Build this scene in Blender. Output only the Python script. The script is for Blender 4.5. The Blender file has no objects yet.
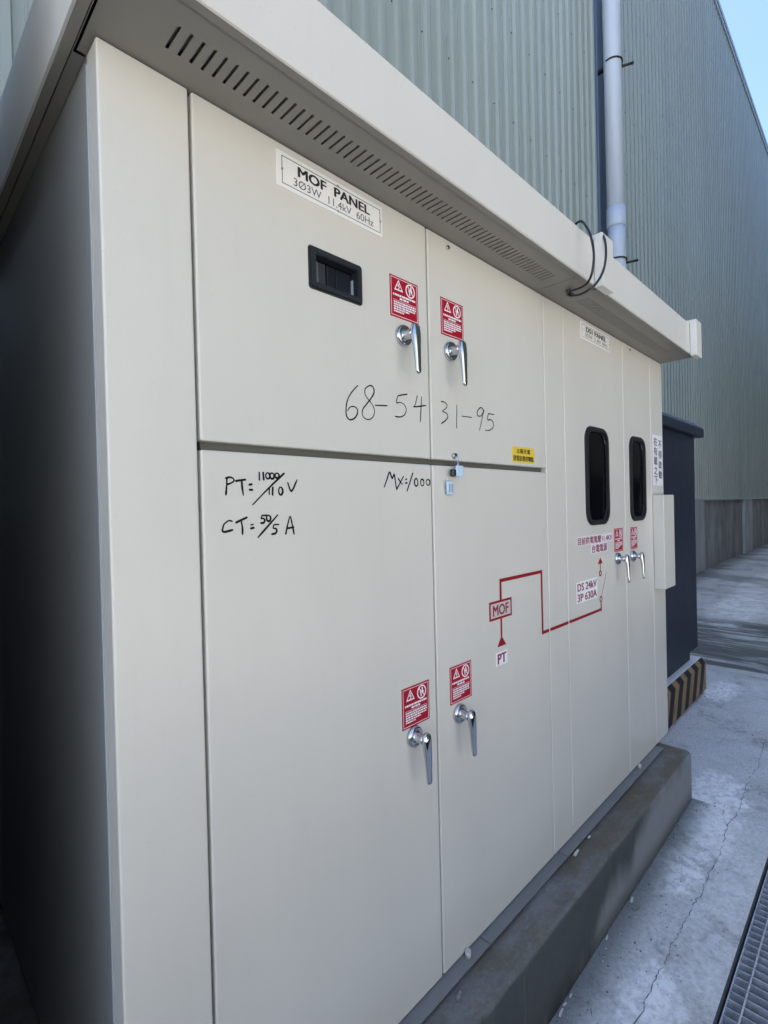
import bpy, bmesh, math, random
from mathutils import Vector, Matrix
random.seed(7)
S = bpy.context.scene
COL = S.collection

# ------------------------------------------------------------------ camera
cam_d = bpy.data.cameras.new("camera")
cam = bpy.data.objects.new("camera", cam_d); COL.objects.link(cam)
cam_d.sensor_width = 36.0
cam_d.lens = 506.1 / 1024 * 36.0
cam_d.clip_start = 0.02; cam_d.clip_end = 2000
_r = Vector((0.70450487, -0.70928202, -0.0243291))
_u = Vector((0.02329103, -0.01115542, 0.99966649))
_f = Vector((0.70931686, 0.70483656, -0.00866086))
cam.matrix_world = Matrix(((_r.x, _u.x, -_f.x, 0.0), (_r.y, _u.y, -_f.y, -0.9), (_r.z, _u.z, -_f.z, 1.6), (0, 0, 0, 1)))
S.camera = cam

# ------------------------------------------------------------------ sky, sun, exposure
SUN_EL, SUN_AZ = 62.0, -30.0          # azimuth from +Y towards +X: the sun stands behind the warehouse
W = bpy.data.worlds.new("World"); S.world = W; W.use_nodes = True
wn = W.node_tree
sky = wn.nodes.new("ShaderNodeTexSky"); sky.sky_type = 'NISHITA'; sky.sun_disc = False
sky.sun_elevation = math.radians(SUN_EL); sky.sun_rotation = math.radians(SUN_AZ)
sky.air_density = 1.0; sky.dust_density = 1.4; sky.ozone_density = 3.0
wn.links.new(sky.outputs[0], wn.nodes["Background"].inputs[0])
wn.nodes["Background"].inputs[1].default_value = 0.100
sun_d = bpy.data.lights.new("sun", 'SUN'); sun_d.energy = 5.0; sun_d.angle = math.radians(0.5); sun_d.color = (1.0, 0.95, 0.87)
sun = bpy.data.objects.new("sun", sun_d); COL.objects.link(sun)
_e, _a = math.radians(SUN_EL), math.radians(SUN_AZ)
_dir = Vector((math.sin(_a) * math.cos(_e), math.cos(_a) * math.cos(_e), math.sin(_e)))
sun.rotation_euler = _dir.to_track_quat('Z', 'Y').to_euler()
sun.location = _dir * 60
S.view_settings.view_transform = 'Standard'; S.view_settings.look = 'None'
S.view_settings.exposure = 2.13; S.view_settings.gamma = 1.0; S.view_settings.use_curve_mapping = False

# ------------------------------------------------------------------ materials
def node(nt, kind, **kw):
    n = nt.nodes.new(kind)
    for k, v in kw.items():
        if k.startswith("i_"): n.inputs[k[2:].replace("_", " ")].default_value = v
        else: setattr(n, k, v)
    return n
def base_mat(name, color=(.5, .5, .5), rough=.5, metal=0.0, spec=.5):
    m = bpy.data.materials.new(name); m.use_nodes = True
    b = m.node_tree.nodes["Principled BSDF"]
    b.inputs["Base Color"].default_value = (*color, 1); b.inputs["Roughness"].default_value = rough
    b.inputs["Metallic"].default_value = metal; b.inputs["Specular IOR Level"].default_value = spec
    return m, m.node_tree, b
def ramp(nt, fac, stops):
    r = nt.nodes.new("ShaderNodeValToRGB")
    while len(r.color_ramp.elements) < len(stops): r.color_ramp.elements.new(.5)
    for e, (p, c) in zip(r.color_ramp.elements, stops):
        e.position = p; e.color = (*c, 1) if len(c) == 3 else c
    nt.links.new(fac, r.inputs[0]); return r.outputs[0]
def noise(nt, vec, scale, detail=4, rough=.55, dist=0.0):
    n = node(nt, "ShaderNodeTexNoise"); n.inputs["Scale"].default_value = scale; n.inputs["Detail"].default_value = detail
    n.inputs["Roughness"].default_value = rough; n.inputs["Distortion"].default_value = dist
    nt.links.new(vec, n.inputs["Vector"]); return n.outputs["Fac"]
def wpos(nt, scale=(1, 1, 1), rot=(0, 0, 0)):
    g = node(nt, "ShaderNodeNewGeometry"); mp = node(nt, "ShaderNodeMapping")
    mp.inputs["Scale"].default_value = scale; mp.inputs["Rotation"].default_value = rot
    nt.links.new(g.outputs["Position"], mp.inputs[0]); return mp.outputs[0]
def mix(nt, fac, a, b, mode='MIX'):
    n = node(nt, "ShaderNodeMix", data_type='RGBA', blend_type=mode)
    for sock, v in ((n.inputs[0], fac), (n.inputs[6], a), (n.inputs[7], b)):
        if hasattr(v, "is_output"): nt.links.new(v, sock)
        elif isinstance(v, tuple): sock.default_value = (*v, 1)
        else: sock.default_value = v
    return n.outputs[2]
def mth(nt, op, a, b=0.0, c=None, clamp=False):
    n = node(nt, "ShaderNodeMath", operation=op, use_clamp=clamp)
    for i, v in enumerate((a, b) if c is None else (a, b, c)):
        if hasattr(v, "is_output"): nt.links.new(v, n.inputs[i])
        else: n.inputs[i].default_value = v
    return n.outputs[0]
def bump(nt, bsdf, h, strength=.2, dist=.002):
    b = node(nt, "ShaderNodeBump"); b.inputs["Strength"].default_value = strength; b.inputs["Distance"].default_value = dist
    nt.links.new(h, b.inputs["Height"]); nt.links.new(b.outputs[0], bsdf.inputs["Normal"])
def sstep(nt, v, lo, hi):
    n = node(nt, "ShaderNodeMapRange", interpolation_type='SMOOTHSTEP')
    n.inputs["From Min"].default_value = lo; n.inputs["From Max"].default_value = hi
    nt.links.new(v, n.inputs["Value"]); return n.outputs[0]

def paint(name, color, rough=.38, var=.05, peel=.12, spec=.5, dirt=0.0):
    m, nt, b = base_mat(name, color, rough, 0, spec)
    p = wpos(nt)
    big = noise(nt, wpos(nt, (1, 1, .35)), 3.0, 5)
    c0 = tuple(c * (1 - var) for c in color); c1 = tuple(min(1, c * (1 + var)) for c in color)
    col = ramp(nt, big, [(.3, c0), (.7, c1)])
    if dirt:
        d = noise(nt, wpos(nt, (1, 1, .12)), 22.0, 6, .7)
        col = mix(nt, mth(nt, 'MULTIPLY', sstep(nt, d, .52, .8), dirt), col, tuple(c * .62 for c in color))
        sp = noise(nt, p, 160.0, 2)
        col = mix(nt, mth(nt, 'MULTIPLY', sstep(nt, sp, .70, .76), .35), col, tuple(c * .5 for c in color))
    nt.links.new(col, b.inputs["Base Color"])
    r = node(nt, "ShaderNodeMapRange"); r.inputs["To Min"].default_value = rough - .05; r.inputs["To Max"].default_value = rough + .08
    nt.links.new(noise(nt, p, 9.0, 6), r.inputs["Value"]); nt.links.new(r.outputs[0], b.inputs["Roughness"])
    if peel: bump(nt, b, mth(nt, 'ADD', noise(nt, p, 260.0, 3), mth(nt, 'MULTIPLY', noise(nt, wpos(nt, (1.8, 1, .3)), 3.0, 1), 22.0)), peel, .0012)
    return m
M = {}
M['cab'] = paint('grey beige powder coat', (.64, .62, .555), .31, .03, .14, .5, .10)
M['roofp'] = paint('roof powder coat', (.64, .62, .56), .42, .03, .14, .5, .12)
M['soffit'] = paint('soffit shade coat', (.25, .235, .20), .5, .03, .1)  # underside shade put into a darker copy of the roof coat
M['side'] = paint('side shade coat', (.30, .31, .30), .36, .05, .14, .5, .12)  # darker copy of the cabinet coat, holding the shade of the narrow gap
M['rail'] = base_mat('dark grey rail', (.10, .098, .085), .6)[0]
M['lip'] = paint('dirty grey base sheet', (.19, .195, .19), .5, .1, .05, .4, .3)
M['inner'] = base_mat('dark cabinet interior', (.012, .012, .012), .8)[0]
M['navy'] = paint('navy transformer paint', (.015, .022, .040), .45, .12, .1, .3, .15)
M['rubber'] = base_mat('black rubber gasket', (.012, .013, .015), .45)[0]
M['frameblack'] = base_mat('black plastic bezel', (.018, .02, .026), .4)[0]
M['meterblue'] = base_mat('dark blue meter face', (.008, .011, .017), .3)[0]
M['metersheen'] = base_mat('grey meter reflection', (.13, .135, .13), .35)[0]  # lighter strip painted in for the reflection in the meter window
M['meterdark'] = base_mat('dark meter face', (.035, .038, .045), .3)[0]
M['glass'] = base_mat('dark inspection glass', (.003, .0035, .005), .08, 0, .12)[0]
M['chrome'] = base_mat('chrome', (.58, .59, .60), .07, 1.0)[0]
M['chromedull'] = base_mat('satin chrome', (.55, .57, .6), .22, 1.0)[0]
M['steel'] = base_mat('zinc steel', (.52, .54, .56), .35, 1.0)[0]
M['red'] = base_mat('crimson vinyl', (.36, .006, .022), .5, 0, .2)[0]
M['redtape'] = base_mat('red tape', (.28, .006, .016), .5, 0, .2)[0]
M['purpletext'] = base_mat('dark purple print', (.055, .03, .05), .5)[0]
M['redtext'] = base_mat('dark red print', (.22, .01, .03), .5)[0]
M['white'] = base_mat('white vinyl', (.86, .84, .87), .45)[0]
M['pinkwhite'] = base_mat('pink white vinyl', (.80, .73, .79), .45)[0]
M['pinkbox'] = base_mat('pale pink film', (.58, .50, .50), .5)[0]
M['plate'] = base_mat('engraved white plate', (.82, .82, .80), .3)[0]
M['black'] = base_mat('black print', (.012, .012, .014), .5)[0]
M['greytext'] = base_mat('grey print', (.09, .09, .10), .5)[0]
M['marker'] = base_mat('black marker ink', (.008, .008, .01), .5, 0, .15)[0]
M['yellow'] = base_mat('yellow vinyl', (.78, .56, .05), .45)[0]
M['cable'] = base_mat('black cable sheath', (.01, .01, .011), .4)[0]
M['pvc'] = paint('pale blue pvc pipe', (.50, .56, .66), .35, .04, .05, .5, .18)
M['tag'] = base_mat('pale blue plastic tag', (.52, .66, .80), .35)[0]
M['tagdark'] = base_mat('dark brass lock', (.06, .055, .05), .35, .8)[0]
M['scrap'] = base_mat('white litter', (.50, .49, .46), .7)[0]
M['leaf'] = base_mat('dry leaf', (.20, .19, .17), .7)[0]
M['darkwall'] = paint('dark weathered concrete', (.07, .07, .065), .85, .2, .0, .2)
M['shed'] = paint('dark green shed cladding', (.022, .027, .025), .6, .1, .0, .2)
M['render'] = paint('grey wall render', (.46, .45, .43), .85, .06, .0, .3)
M['flash'] = paint('dark blue flashing', (.10, .135, .20), .4, .08, .05)
M['trim'] = paint('pale metal trim', (.42, .46, .48), .4, .05, .05)

def m_clad():
    m, nt, b = base_mat('ribbed steel cladding', (.3, .35, .34), .30, 0.0, .45)
    p = wpos(nt, (1, 1, .06))
    col = ramp(nt, noise(nt, p, 1.4, 5, .6), [(.3, (.285, .32, .285)), (.7, (.335, .37, .33))])
    st = noise(nt, wpos(nt, (1, 1, .04)), 3.5, 3, .6)
    col = mix(nt, mth(nt, 'MULTIPLY', sstep(nt, st, .55, .8), .30), col, (.235, .275, .25))
    nt.links.new(col, b.inputs["Base Color"])
    r = node(nt, "ShaderNodeMapRange"); r.inputs["To Min"].default_value = .20; r.inputs["To Max"].default_value = .34
    nt.links.new(noise(nt, p, 5.0, 4), r.inputs["Value"]); nt.links.new(r.outputs[0], b.inputs["Roughness"])
    return m
M['clad'] = m_clad()

def m_ground():
    m, nt, b = base_mat('weathered concrete ground', (.3, .3, .3), .85, 0, .35)
    p = wpos(nt)
    n1 = noise(nt, p, 1.1, 8, .62); n2 = noise(nt, p, 6.0, 8, .68); n3 = noise(nt, p, 60.0, 4, .7)
    col = ramp(nt, n1, [(.30, (.40, .40, .395)), (.52, (.55, .55, .545)), (.72, (.66, .66, .655))])
    col = mix(nt, .6, col, ramp(nt, n2, [(.26, (.24, .24, .235)), (.48, (.55, .55, .545)), (.72, (.76, .76, .755))]))
    col = mix(nt, .45, col, ramp(nt, n3, [(.25, (.16, .16, .155)), (.5, (.56, .56, .555)), (.75, (.82, .82, .81))]))
    mot = mth(nt, 'MULTIPLY', sstep(nt, noise(nt, p, 2.6, 8, .72, .4), .50, .66), sstep(nt, noise(nt, p, 20.0, 6, .7), .35, .6))
    col = mix(nt, mth(nt, 'MULTIPLY', mot, .75), col, (.19, .19, .195))
    # small dark pits
    vor = node(nt, "ShaderNodeTexVoronoi"); vor.inputs["Scale"].default_value = 34.0; nt.links.new(p, vor.inputs["Vector"])
    pit = mth(nt, 'MULTIPLY', mth(nt, 'LESS_THAN', vor.outputs["Distance"], .12), sstep(nt, n2, .5, .62))
    col = mix(nt, mth(nt, 'MULTIPLY', pit, .6), col, (.05, .05, .05))
    # pale lime blotches at known spots
    sep = node(nt, "ShaderNodeSeparateXYZ"); nt.links.new(p, sep.inputs[0]); X, Y = sep.outputs[0], sep.outputs[1]
    for (cx, cy, rx, ry, k) in ((3.10, -.22, .42, .16, 1.0), (2.45, -.25, .26, .11, .8), (2.78, -.30, .26, .10, .7), (1.72, -.33, .18, .08, .8), (1.6, -.42, .2, .07, .45), (2.3, -.42, .5, .1, .25), (4.95, .10, .30, .14, .9), (8.8, .62, 1.7, .40, .8), (11.5, .8, 2.6, .30, .6)):
        dx = mth(nt, 'DIVIDE', mth(nt, 'SUBTRACT', X, cx), rx); dy = mth(nt, 'DIVIDE', mth(nt, 'SUBTRACT', Y, cy), ry)
        d2 = mth(nt, 'ADD', mth(nt, 'MULTIPLY', dx, dx), mth(nt, 'MULTIPLY', dy, dy))
        d2 = mth(nt, 'ADD', d2, mth(nt, 'MULTIPLY', mth(nt, 'SUBTRACT', noise(nt, p, 9.0, 6, .7), .5), 3.2))
        f = mth(nt, 'MULTIPLY', mth(nt, 'SUBTRACT', 1.0, sstep(nt, d2, .15, 1.1)), mth(nt, 'ADD', .35, mth(nt, 'MULTIPLY', sstep(nt, noise(nt, p, 24.0 if rx < 1 else 4.0, 6, .75), .42, .56), .8)))
        col = mix(nt, mth(nt, 'MULTIPLY', f, k), col, (.86, .86, .86))
    # dark damp streaks running across the lane
    Xw = mth(nt, 'ADD', X, mth(nt, 'MULTIPLY', mth(nt, 'SUBTRACT', noise(nt, p, .9, 4), .5), 1.2))
    band = mth(nt, 'MULTIPLY', sstep(nt, Xw, 5.35, 5.6), mth(nt, 'SUBTRACT', 1.0, sstep(nt, Xw, 7.6, 8.4)))
    stv = noise(nt, wpos(nt, (2.6, .42, 1), (0, 0, .05)), 1.5, 7, .66, .5)
    col = mix(nt, mth(nt, 'MULTIPLY', band, mth(nt, 'MULTIPLY', sstep(nt, stv, .36, .56), .9)), col, (.075, .08, .068))
    far = mth(nt, 'MULTIPLY', sstep(nt, X, 8.0, 12.0), sstep(nt, noise(nt, wpos(nt, (1, .6, 1)), 1.0, 5), .45, .6))
    col = mix(nt, mth(nt, 'MULTIPLY', far, .55), col, (.10, .105, .095))
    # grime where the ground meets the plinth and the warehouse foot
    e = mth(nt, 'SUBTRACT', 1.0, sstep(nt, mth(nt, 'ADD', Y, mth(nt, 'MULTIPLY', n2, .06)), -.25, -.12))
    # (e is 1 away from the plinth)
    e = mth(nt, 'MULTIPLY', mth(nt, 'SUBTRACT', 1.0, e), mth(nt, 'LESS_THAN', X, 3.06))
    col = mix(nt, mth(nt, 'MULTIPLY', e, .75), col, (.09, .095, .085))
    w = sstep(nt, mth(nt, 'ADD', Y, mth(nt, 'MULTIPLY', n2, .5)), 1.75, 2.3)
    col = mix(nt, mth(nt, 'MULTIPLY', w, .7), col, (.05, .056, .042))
    nt.links.new(col, b.inputs["Base Color"])
    bump(nt, b, mth(nt, 'ADD', n3, mth(nt, 'MULTIPLY', n2, 2.0)), .45, .004)
    return m
M['ground'] = m_ground()
M['crack'] = base_mat('crack in concrete', (.12, .12, .118), .9)[0]

def m_plinth():
    m, nt, b = base_mat('stained plinth concrete', (.2, .2, .2), .8, 0, .35)
    p = wpos(nt)
    n1 = noise(nt, p, 2.2, 8, .62); n2 = noise(nt, p, 14.0, 8, .7); n3 = noise(nt, p, 90.0, 3, .7)
    col = ramp(nt, n1, [(.3, (.10, .10, .095)), (.55, (.15, .15, .145)), (.75, (.22, .22, .215))])
    col = mix(nt, .45, col, ramp(nt, n2, [(.3, (.09, .09, .085)), (.7, (.27, .27, .265))]))
    col = mix(nt, .2, col, ramp(nt, n3, [(.3, (.08, .08, .08)), (.7, (.3, .3, .3))]))
    g = node(nt, "ShaderNodeNewGeometry"); sn = node(nt, "ShaderNodeSeparateXYZ"); nt.links.new(g.outputs["Normal"], sn.inputs[0])
    top = sstep(nt, sn.outputs[2], .5, .9)
    moss = mth(nt, 'MULTIPLY', top, sstep(nt, noise(nt, wpos(nt, (1, 2.0, 1)), 3.4, 8, .7), .36, .58))
    col = mix(nt, mth(nt, 'MULTIPLY', moss, .62), col, (.105, .076, .030))
    pale = mth(nt, 'MULTIPLY', top, sstep(nt, noise(nt, p, 5.0, 7, .7), .60, .70))
    col = mix(nt, mth(nt, 'MULTIPLY', pale, .5), col, (.32, .32, .31))
    # dark water runs down the face, paler towards the far end
    side = mth(nt, 'SUBTRACT', 1.0, top)
    sp = node(nt, "ShaderNodeSeparateXYZ"); nt.links.new(p, sp.inputs[0])
    wv = mth(nt, 'ADD', mth(nt, 'MULTIPLY', mth(nt, 'SUBTRACT', noise(nt, wpos(nt, (1, 1, .3)), 4.0, 5), .5), .35), sp.outputs[2])
    edge = mth(nt, 'SUBTRACT', wv, mth(nt, 'MULTIPLY', sstep(nt, sp.outputs[0], 1.35, 2.75), .27))
    k = mth(nt, 'MULTIPLY', side, sstep(nt, edge, -.07, .06))
    col = mix(nt, mth(nt, 'MULTIPLY', k, .85), col, (.052, .058, .052))
    lp = mth(nt, 'MULTIPLY', side, mth(nt, 'SUBTRACT', 1.0, sstep(nt, edge, -.09, .06)))
    col = mix(nt, mth(nt, 'MULTIPLY', lp, .7), col, (.27, .285, .275))
    nt.links.new(col, b.inputs["Base Color"])
    bump(nt, b, mth(nt, 'ADD', n3, mth(nt, 'MULTIPLY', n2, 2.5)), .4, .003)
    return m
M['plinth'] = m_plinth()

def m_wallbase():
    m, nt, b = base_mat('streaked concrete wall', (.2, .2, .19), .85, 0, .3)
    col = ramp(nt, noise(nt, wpos(nt, (1, 1, .12)), 2.2, 7, .65), [(.32, (.12, .122, .11)), (.5, (.26, .26, .245)), (.68, (.42, .42, .41))])
    col = mix(nt, .4, col, ramp(nt, noise(nt, wpos(nt, (1, 1, .5)), 5.0, 7), [(.3, (.12, .12, .11)), (.7, (.42, .42, .40))]))
    nt.links.new(col, b.inputs["Base Color"])
    return m
M['wallbase'] = m_wallbase()
M['wallpale'] = paint('pale concrete pier', (.40, .41, .41), .85, .22, .0, .3, .5)

def m_stripes():
    m, nt, b = base_mat('hazard striped concrete', (.3, .3, .3), .7, 0, .35)
    p = wpos(nt); sp = node(nt, "ShaderNodeSeparateXYZ"); nt.links.new(p, sp.inputs[0])
    v = mth(nt, 'ADD', sp.outputs[0], mth(nt, 'MULTIPLY', sp.outputs[2], -.42))
    v = mth(nt, 'ADD', v, mth(nt, 'MULTIPLY', noise(nt, p, 14.0, 2), .02))
    fr = mth(nt, 'FRACT', mth(nt, 'DIVIDE', v, .205))
    yel = mth(nt, 'MULTIPLY', sstep(nt, fr, .0, .05), mth(nt, 'SUBTRACT', 1.0, sstep(nt, fr, .47, .52)))
    col = mix(nt, yel, (.018, .014, .02), (.28, .185, .085))
    wear = sstep(nt, noise(nt, wpos(nt, (1, 1, .4)), 12.0, 7, .7), .54, .70)
    col = mix(nt, mth(nt, 'MULTIPLY', wear, .5), col, (.06, .05, .05))
    g = node(nt, "ShaderNodeNewGeometry"); sn = node(nt, "ShaderNodeSeparateXYZ"); nt.links.new(g.outputs["Normal"], sn.inputs[0])
    col = mix(nt, sstep(nt, sn.outputs[2], .85, .97), col, mix(nt, noise(nt, p, 8.0, 6), (.66, .66, .66), (.84, .84, .84)))
    nt.links.new(col, b.inputs["Base Color"])
    return m
M['stripes'] = m_stripes()
def m_galv():
    m, nt, b = base_mat('galvanised steel', (.4, .42, .45), .5, .4)
    nt.links.new(ramp(nt, noise(nt, wpos(nt), 40.0, 5), [(.3, (.38, .40, .43)), (.7, (.62, .64, .67))]), b.inputs["Base Color"])
    return m
M['galv'] = m_galv()
M['channel'] = base_mat('wet channel concrete', (.10, .105, .11), .6)[0]

# ------------------------------------------------------------------ mesh helpers
def empty(name, loc, label, cat, group=None):
    o = bpy.data.objects.new(name, None); COL.objects.link(o); o.location = loc; o.empty_display_size = .1
    o['label'] = label; o['category'] = cat
    if group: o['group'] = group
    return o
def wloc(o):
    v = Vector((0, 0, 0))
    while o: v += o.location; o = o.parent
    return v
class B:
    """collects shapes given in world coordinates and links them as ONE mesh object"""
    def __init__(s): s.bm = bmesh.new(); s.mats = []
    def mi(s, m):
        m = M[m] if isinstance(m, str) else m
        if m not in s.mats: s.mats.append(m)
        return s.mats.index(m)
    def face(s, pts, m, smooth=False):
        f = s.bm.faces.new([s.bm.verts.new(p) for p in pts]); f.material_index = s.mi(m); f.smooth = smooth; return f
    def merge(s, tmp, m, smooth=False):
        k = s.mi(m); mp = {}
        for v in tmp.verts: mp[v] = s.bm.verts.new(v.co)
        for f in tmp.faces:
            try:
                g = s.bm.faces.new([mp[v] for v in f.verts]); g.material_index = k; g.smooth = smooth or f.smooth
            except ValueError: pass
        tmp.free()
    def box(s, x0, x1, y0, y1, z0, z1, m, bev=0, seg=2):
        t = bmesh.new()
        vs = [t.verts.new((x, y, z)) for x in (x0, x1) for y in (y0, y1) for z in (z0, z1)]
        for q in ((0, 1, 3, 2), (4, 6, 7, 5), (0, 4, 5, 1), (2, 3, 7, 6), (0, 2, 6, 4), (1, 5, 7, 3)): t.faces.new([vs[i] for i in q])
        bmesh.ops.recalc_face_normals(t, faces=t.faces)
        if bev: bmesh.ops.bevel(t, geom=list(t.edges), offset=bev, segments=seg, affect='EDGES', profile=.5)
        s.merge(t, m); return s
    def prism(s, poly, axis, a, b, m, bev=0):
        """poly of 2D points extruded along axis: 'y' -> (x,z), 'x' -> (y,z), 'z' -> (x,y)"""
        t = bmesh.new()
        P = {'y': lambda p, c: (p[0], c, p[1]), 'x': lambda p, c: (c, p[0], p[1]), 'z': lambda p, c: (p[0], p[1], c)}[axis]
        A = [t.verts.new(P(p, a)) for p in poly]; C = [t.verts.new(P(p, b)) for p in poly]; n = len(poly)
        t.faces.new(A); t.faces.new(C[::-1])
        for i in range(n): t.faces.new((A[i], C[i], C[(i + 1) % n], A[(i + 1) % n]))
        bmesh.ops.recalc_face_normals(t, faces=t.faces)
        if bev: bmesh.ops.bevel(t, geom=list(t.edges), offset=bev, segments=2, affect='EDGES', profile=.5)
        s.merge(t, m); return s
    def ring(s, outer, inner, y0, y1, m):
        """frame with a hole, both outlines (x,z) of equal length, y0 the front"""
        t = bmesh.new(); n = len(outer)
        V = [[t.verts.new((p[0], y, p[1])) for p in o] for o, y in ((outer, y0), (inner, y0), (inner, y1), (outer, y1))]
        for a, b in ((0, 1), (1, 2), (2, 3), (3, 0)):
            for i in range(n): t.faces.new((V[a][i], V[a][(i + 1) % n], V[b][(i + 1) % n], V[b][i]))
        bmesh.ops.recalc_face_normals(t, faces=t.faces); s.merge(t, m); return s
    def tube(s, pts, r, m, n=10, caps=True):
        t = bmesh.new(); rings = []; pts = [Vector(p) for p in pts]; up = None
        for i, p in enumerate(pts):
            d = (pts[min(i + 1, len(pts) - 1)] - pts[max(i - 1, 0)]).normalized()
            if up is None: up = d.orthogonal().normalized()
            up = (up - d * up.dot(d)).normalized(); w = d.cross(up); rr = r[i] if isinstance(r, (list, tuple)) else r
            rings.append([t.verts.new(p + (up * math.cos(2 * math.pi * k / n) + w * math.sin(2 * math.pi * k / n)) * rr) for k in range(n)])
        for a, b in zip(rings, rings[1:]):
            for k in range(n): t.faces.new((a[k], a[(k + 1) % n], b[(k + 1) % n], b[k])).smooth = True
        if caps: t.faces.new(rings[0][::-1]); t.faces.new(rings[-1])
        bmesh.ops.recalc_face_normals(t, faces=t.faces); s.merge(t, m); return s
    def lathe_y(s, cx, cz, prof, m, n=32):
        """profile of (radius, y) turned about an axis along y; the last point closes the front"""
        t = bmesh.new()
        R = [[t.verts.new((cx + r * math.cos(2 * math.pi * k / n), y, cz + r * math.sin(2 * math.pi * k / n))) for k in range(n)] for r, y in prof]
        for a, b in zip(R, R[1:]):
            for k in range(n): t.faces.new((a[k], a[(k + 1) % n], b[(k + 1) % n], b[k])).smooth = True
        t.faces.new(R[-1]); t.faces.new(R[0])
        bmesh.ops.recalc_face_normals(t, faces=t.faces); s.merge(t, m); return s
    def ribbon(s, pts, w, y, m, caps=True):
        """mitred stroke of width w in the x-z plane at depth y"""
        P = [Vector((p[0], p[1])) for p in pts]; L = []; Rr = []; W_ = w if isinstance(w, list) else [w] * len(P)
        for i, p in enumerate(P):
            d0 = (p - P[i - 1]).normalized() if i else (P[1] - p).normalized()
            d1 = (P[i + 1] - p).normalized() if i < len(P) - 1 else d0
            n0 = Vector((-d0.y, d0.x)); n1 = Vector((-d1.y, d1.x)); nn = n0 + n1; w = W_[i]
            nn = n0 if nn.length < .3 else nn.normalized(); k = max(.45, nn.dot(n0))
            L.append(p + nn * w / 2 / k); Rr.append(p - nn * w / 2 / k)
        for i in range(len(P) - 1):
            s.face([(q.x, y, q.y) for q in (L[i], Rr[i], Rr[i + 1], L[i + 1])], m)
        return s
    def text(s, body, x, z, y, size, m, width=None, bold=0.0, height=None):
        """flat lettering facing -y, its lower left corner at (x, z)"""
        c = bpy.data.curves.new('lettering', 'FONT'); c.body = body; c.size = 1.0; c.resolution_u = 3
        o = bpy.data.objects.new('lettering', c); COL.objects.link(o); bpy.context.view_layer.update()
        dg = bpy.context.evaluated_depsgraph_get(); me = bpy.data.meshes.new_from_object(o.evaluated_get(dg))
        xs = [v.co.x for v in me.vertices]; zs = [v.co.y for v in me.vertices]
        sx = (width / (max(xs) - min(xs))) if width else size
        sz = (height / (max(zs) - min(zs))) if height else (size if not width else min(size, 1e9))
        k = s.mi(m); d = max(0.0, bold) * 1.4
        for j, (ox, oz) in enumerate(((0, 0), (-d, -d * .5), (d, d * .5), (-d, d * .5), (d, -d * .5)) if d else ((0, 0),)):   # heavier weight: a few shifted impressions
            vm = [s.bm.verts.new((x + (v.co.x - min(xs) + ox) * sx, y - .00006 * j, z + (v.co.y - (min(zs) if height else 0) + oz) * sz)) for v in me.vertices]
            for p in me.polygons:
                try: s.bm.faces.new([vm[i] for i in p.vertices]).material_index = k
                except ValueError: pass
        bpy.data.objects.remove(o); bpy.data.curves.remove(c); bpy.data.meshes.remove(me); return s
    def cut(s, poly, y0, y1):
        """drill a prism-shaped opening (x-z outline) through everything collected so far"""
        a = bpy.data.meshes.new('work'); s.bm.to_mesh(a); 
        for mm in s.mats: a.materials.append(mm)
        oa = bpy.data.objects.new('work', a); COL.objects.link(oa)
        c = B(); c.prism(poly, 'y', y0, y1, s.mats[0]); bmesh.ops.recalc_face_normals(c.bm, faces=c.bm.faces)
        mb = bpy.data.meshes.new('cutter'); c.bm.to_mesh(mb); ob = bpy.data.objects.new('cutter', mb); COL.objects.link(ob)
        md = oa.modifiers.new('cut', 'BOOLEAN'); md.object = ob; md.operation = 'DIFFERENCE'; md.solver = 'EXACT'
        bpy.context.view_layer.update(); me = bpy.data.meshes.new_from_object(oa.evaluated_get(bpy.context.evaluated_depsgraph_get()))
        s.bm.clear(); s.bm.from_mesh(me)
        bpy.data.objects.remove(oa); bpy.data.objects.remove(ob)
        return s
    def build(s, name, parent=None, label=None, origin=None):
        if origin is None:
            vs = [v.co for v in s.bm.verts]
            origin = Vector([(min(v[i] for v in vs) + max(v[i] for v in vs)) / 2 for i in range(3)])
        origin = Vector(origin)
        bmesh.ops.translate(s.bm, verts=s.bm.verts, vec=-origin)
        me = bpy.data.meshes.new(name); s.bm.to_mesh(me); s.bm.free()
        for mm in s.mats: me.materials.append(mm)
        o = bpy.data.objects.new(name, me); COL.objects.link(o)
        o.location = origin - (wloc(parent) if parent else Vector((0, 0, 0)))
        if parent: o.parent = parent
        if label: o['label'] = label
        return o
def tag(o, label, cat, group=None):
    o['label'] = label; o['category'] = cat
    if group: o['group'] = group
    return o
def structure(o): o['kind'] = 'structure'; return o
def rrect(x0, x1, z0, z1, r, n=6):
    out = []
    for cx, cz, a0 in ((x1 - r, z1 - r, 0), (x0 + r, z1 - r, 90), (x0 + r, z0 + r, 180), (x1 - r, z0 + r, 270)):
        for k in range(n + 1):
            a = math.radians(a0 + 90 * k / n); out.append((cx + r * math.cos(a), cz + r * math.sin(a)))
    return out
def smooth_path(P, n=5, closed=False):
    P = [Vector(p) for p in P]
    if len(P) < 3: return P
    out = []
    for i in range(len(P) - 1):
        p0 = P[i - 1] if i else P[0] * 2 - P[1]; p1, p2 = P[i], P[i + 1]; p3 = P[i + 2] if i + 2 < len(P) else P[-1] * 2 - P[-2]
        for k in range(n):
            t = k / n
            out.append(.5 * ((2 * p1) + (p2 - p0) * t + (2 * p0 - 5 * p1 + 4 * p2 - p3) * t * t + (3 * p1 - p0 - 3 * p2 + p3) * t ** 3))
    return out + [P[-1]]

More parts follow.
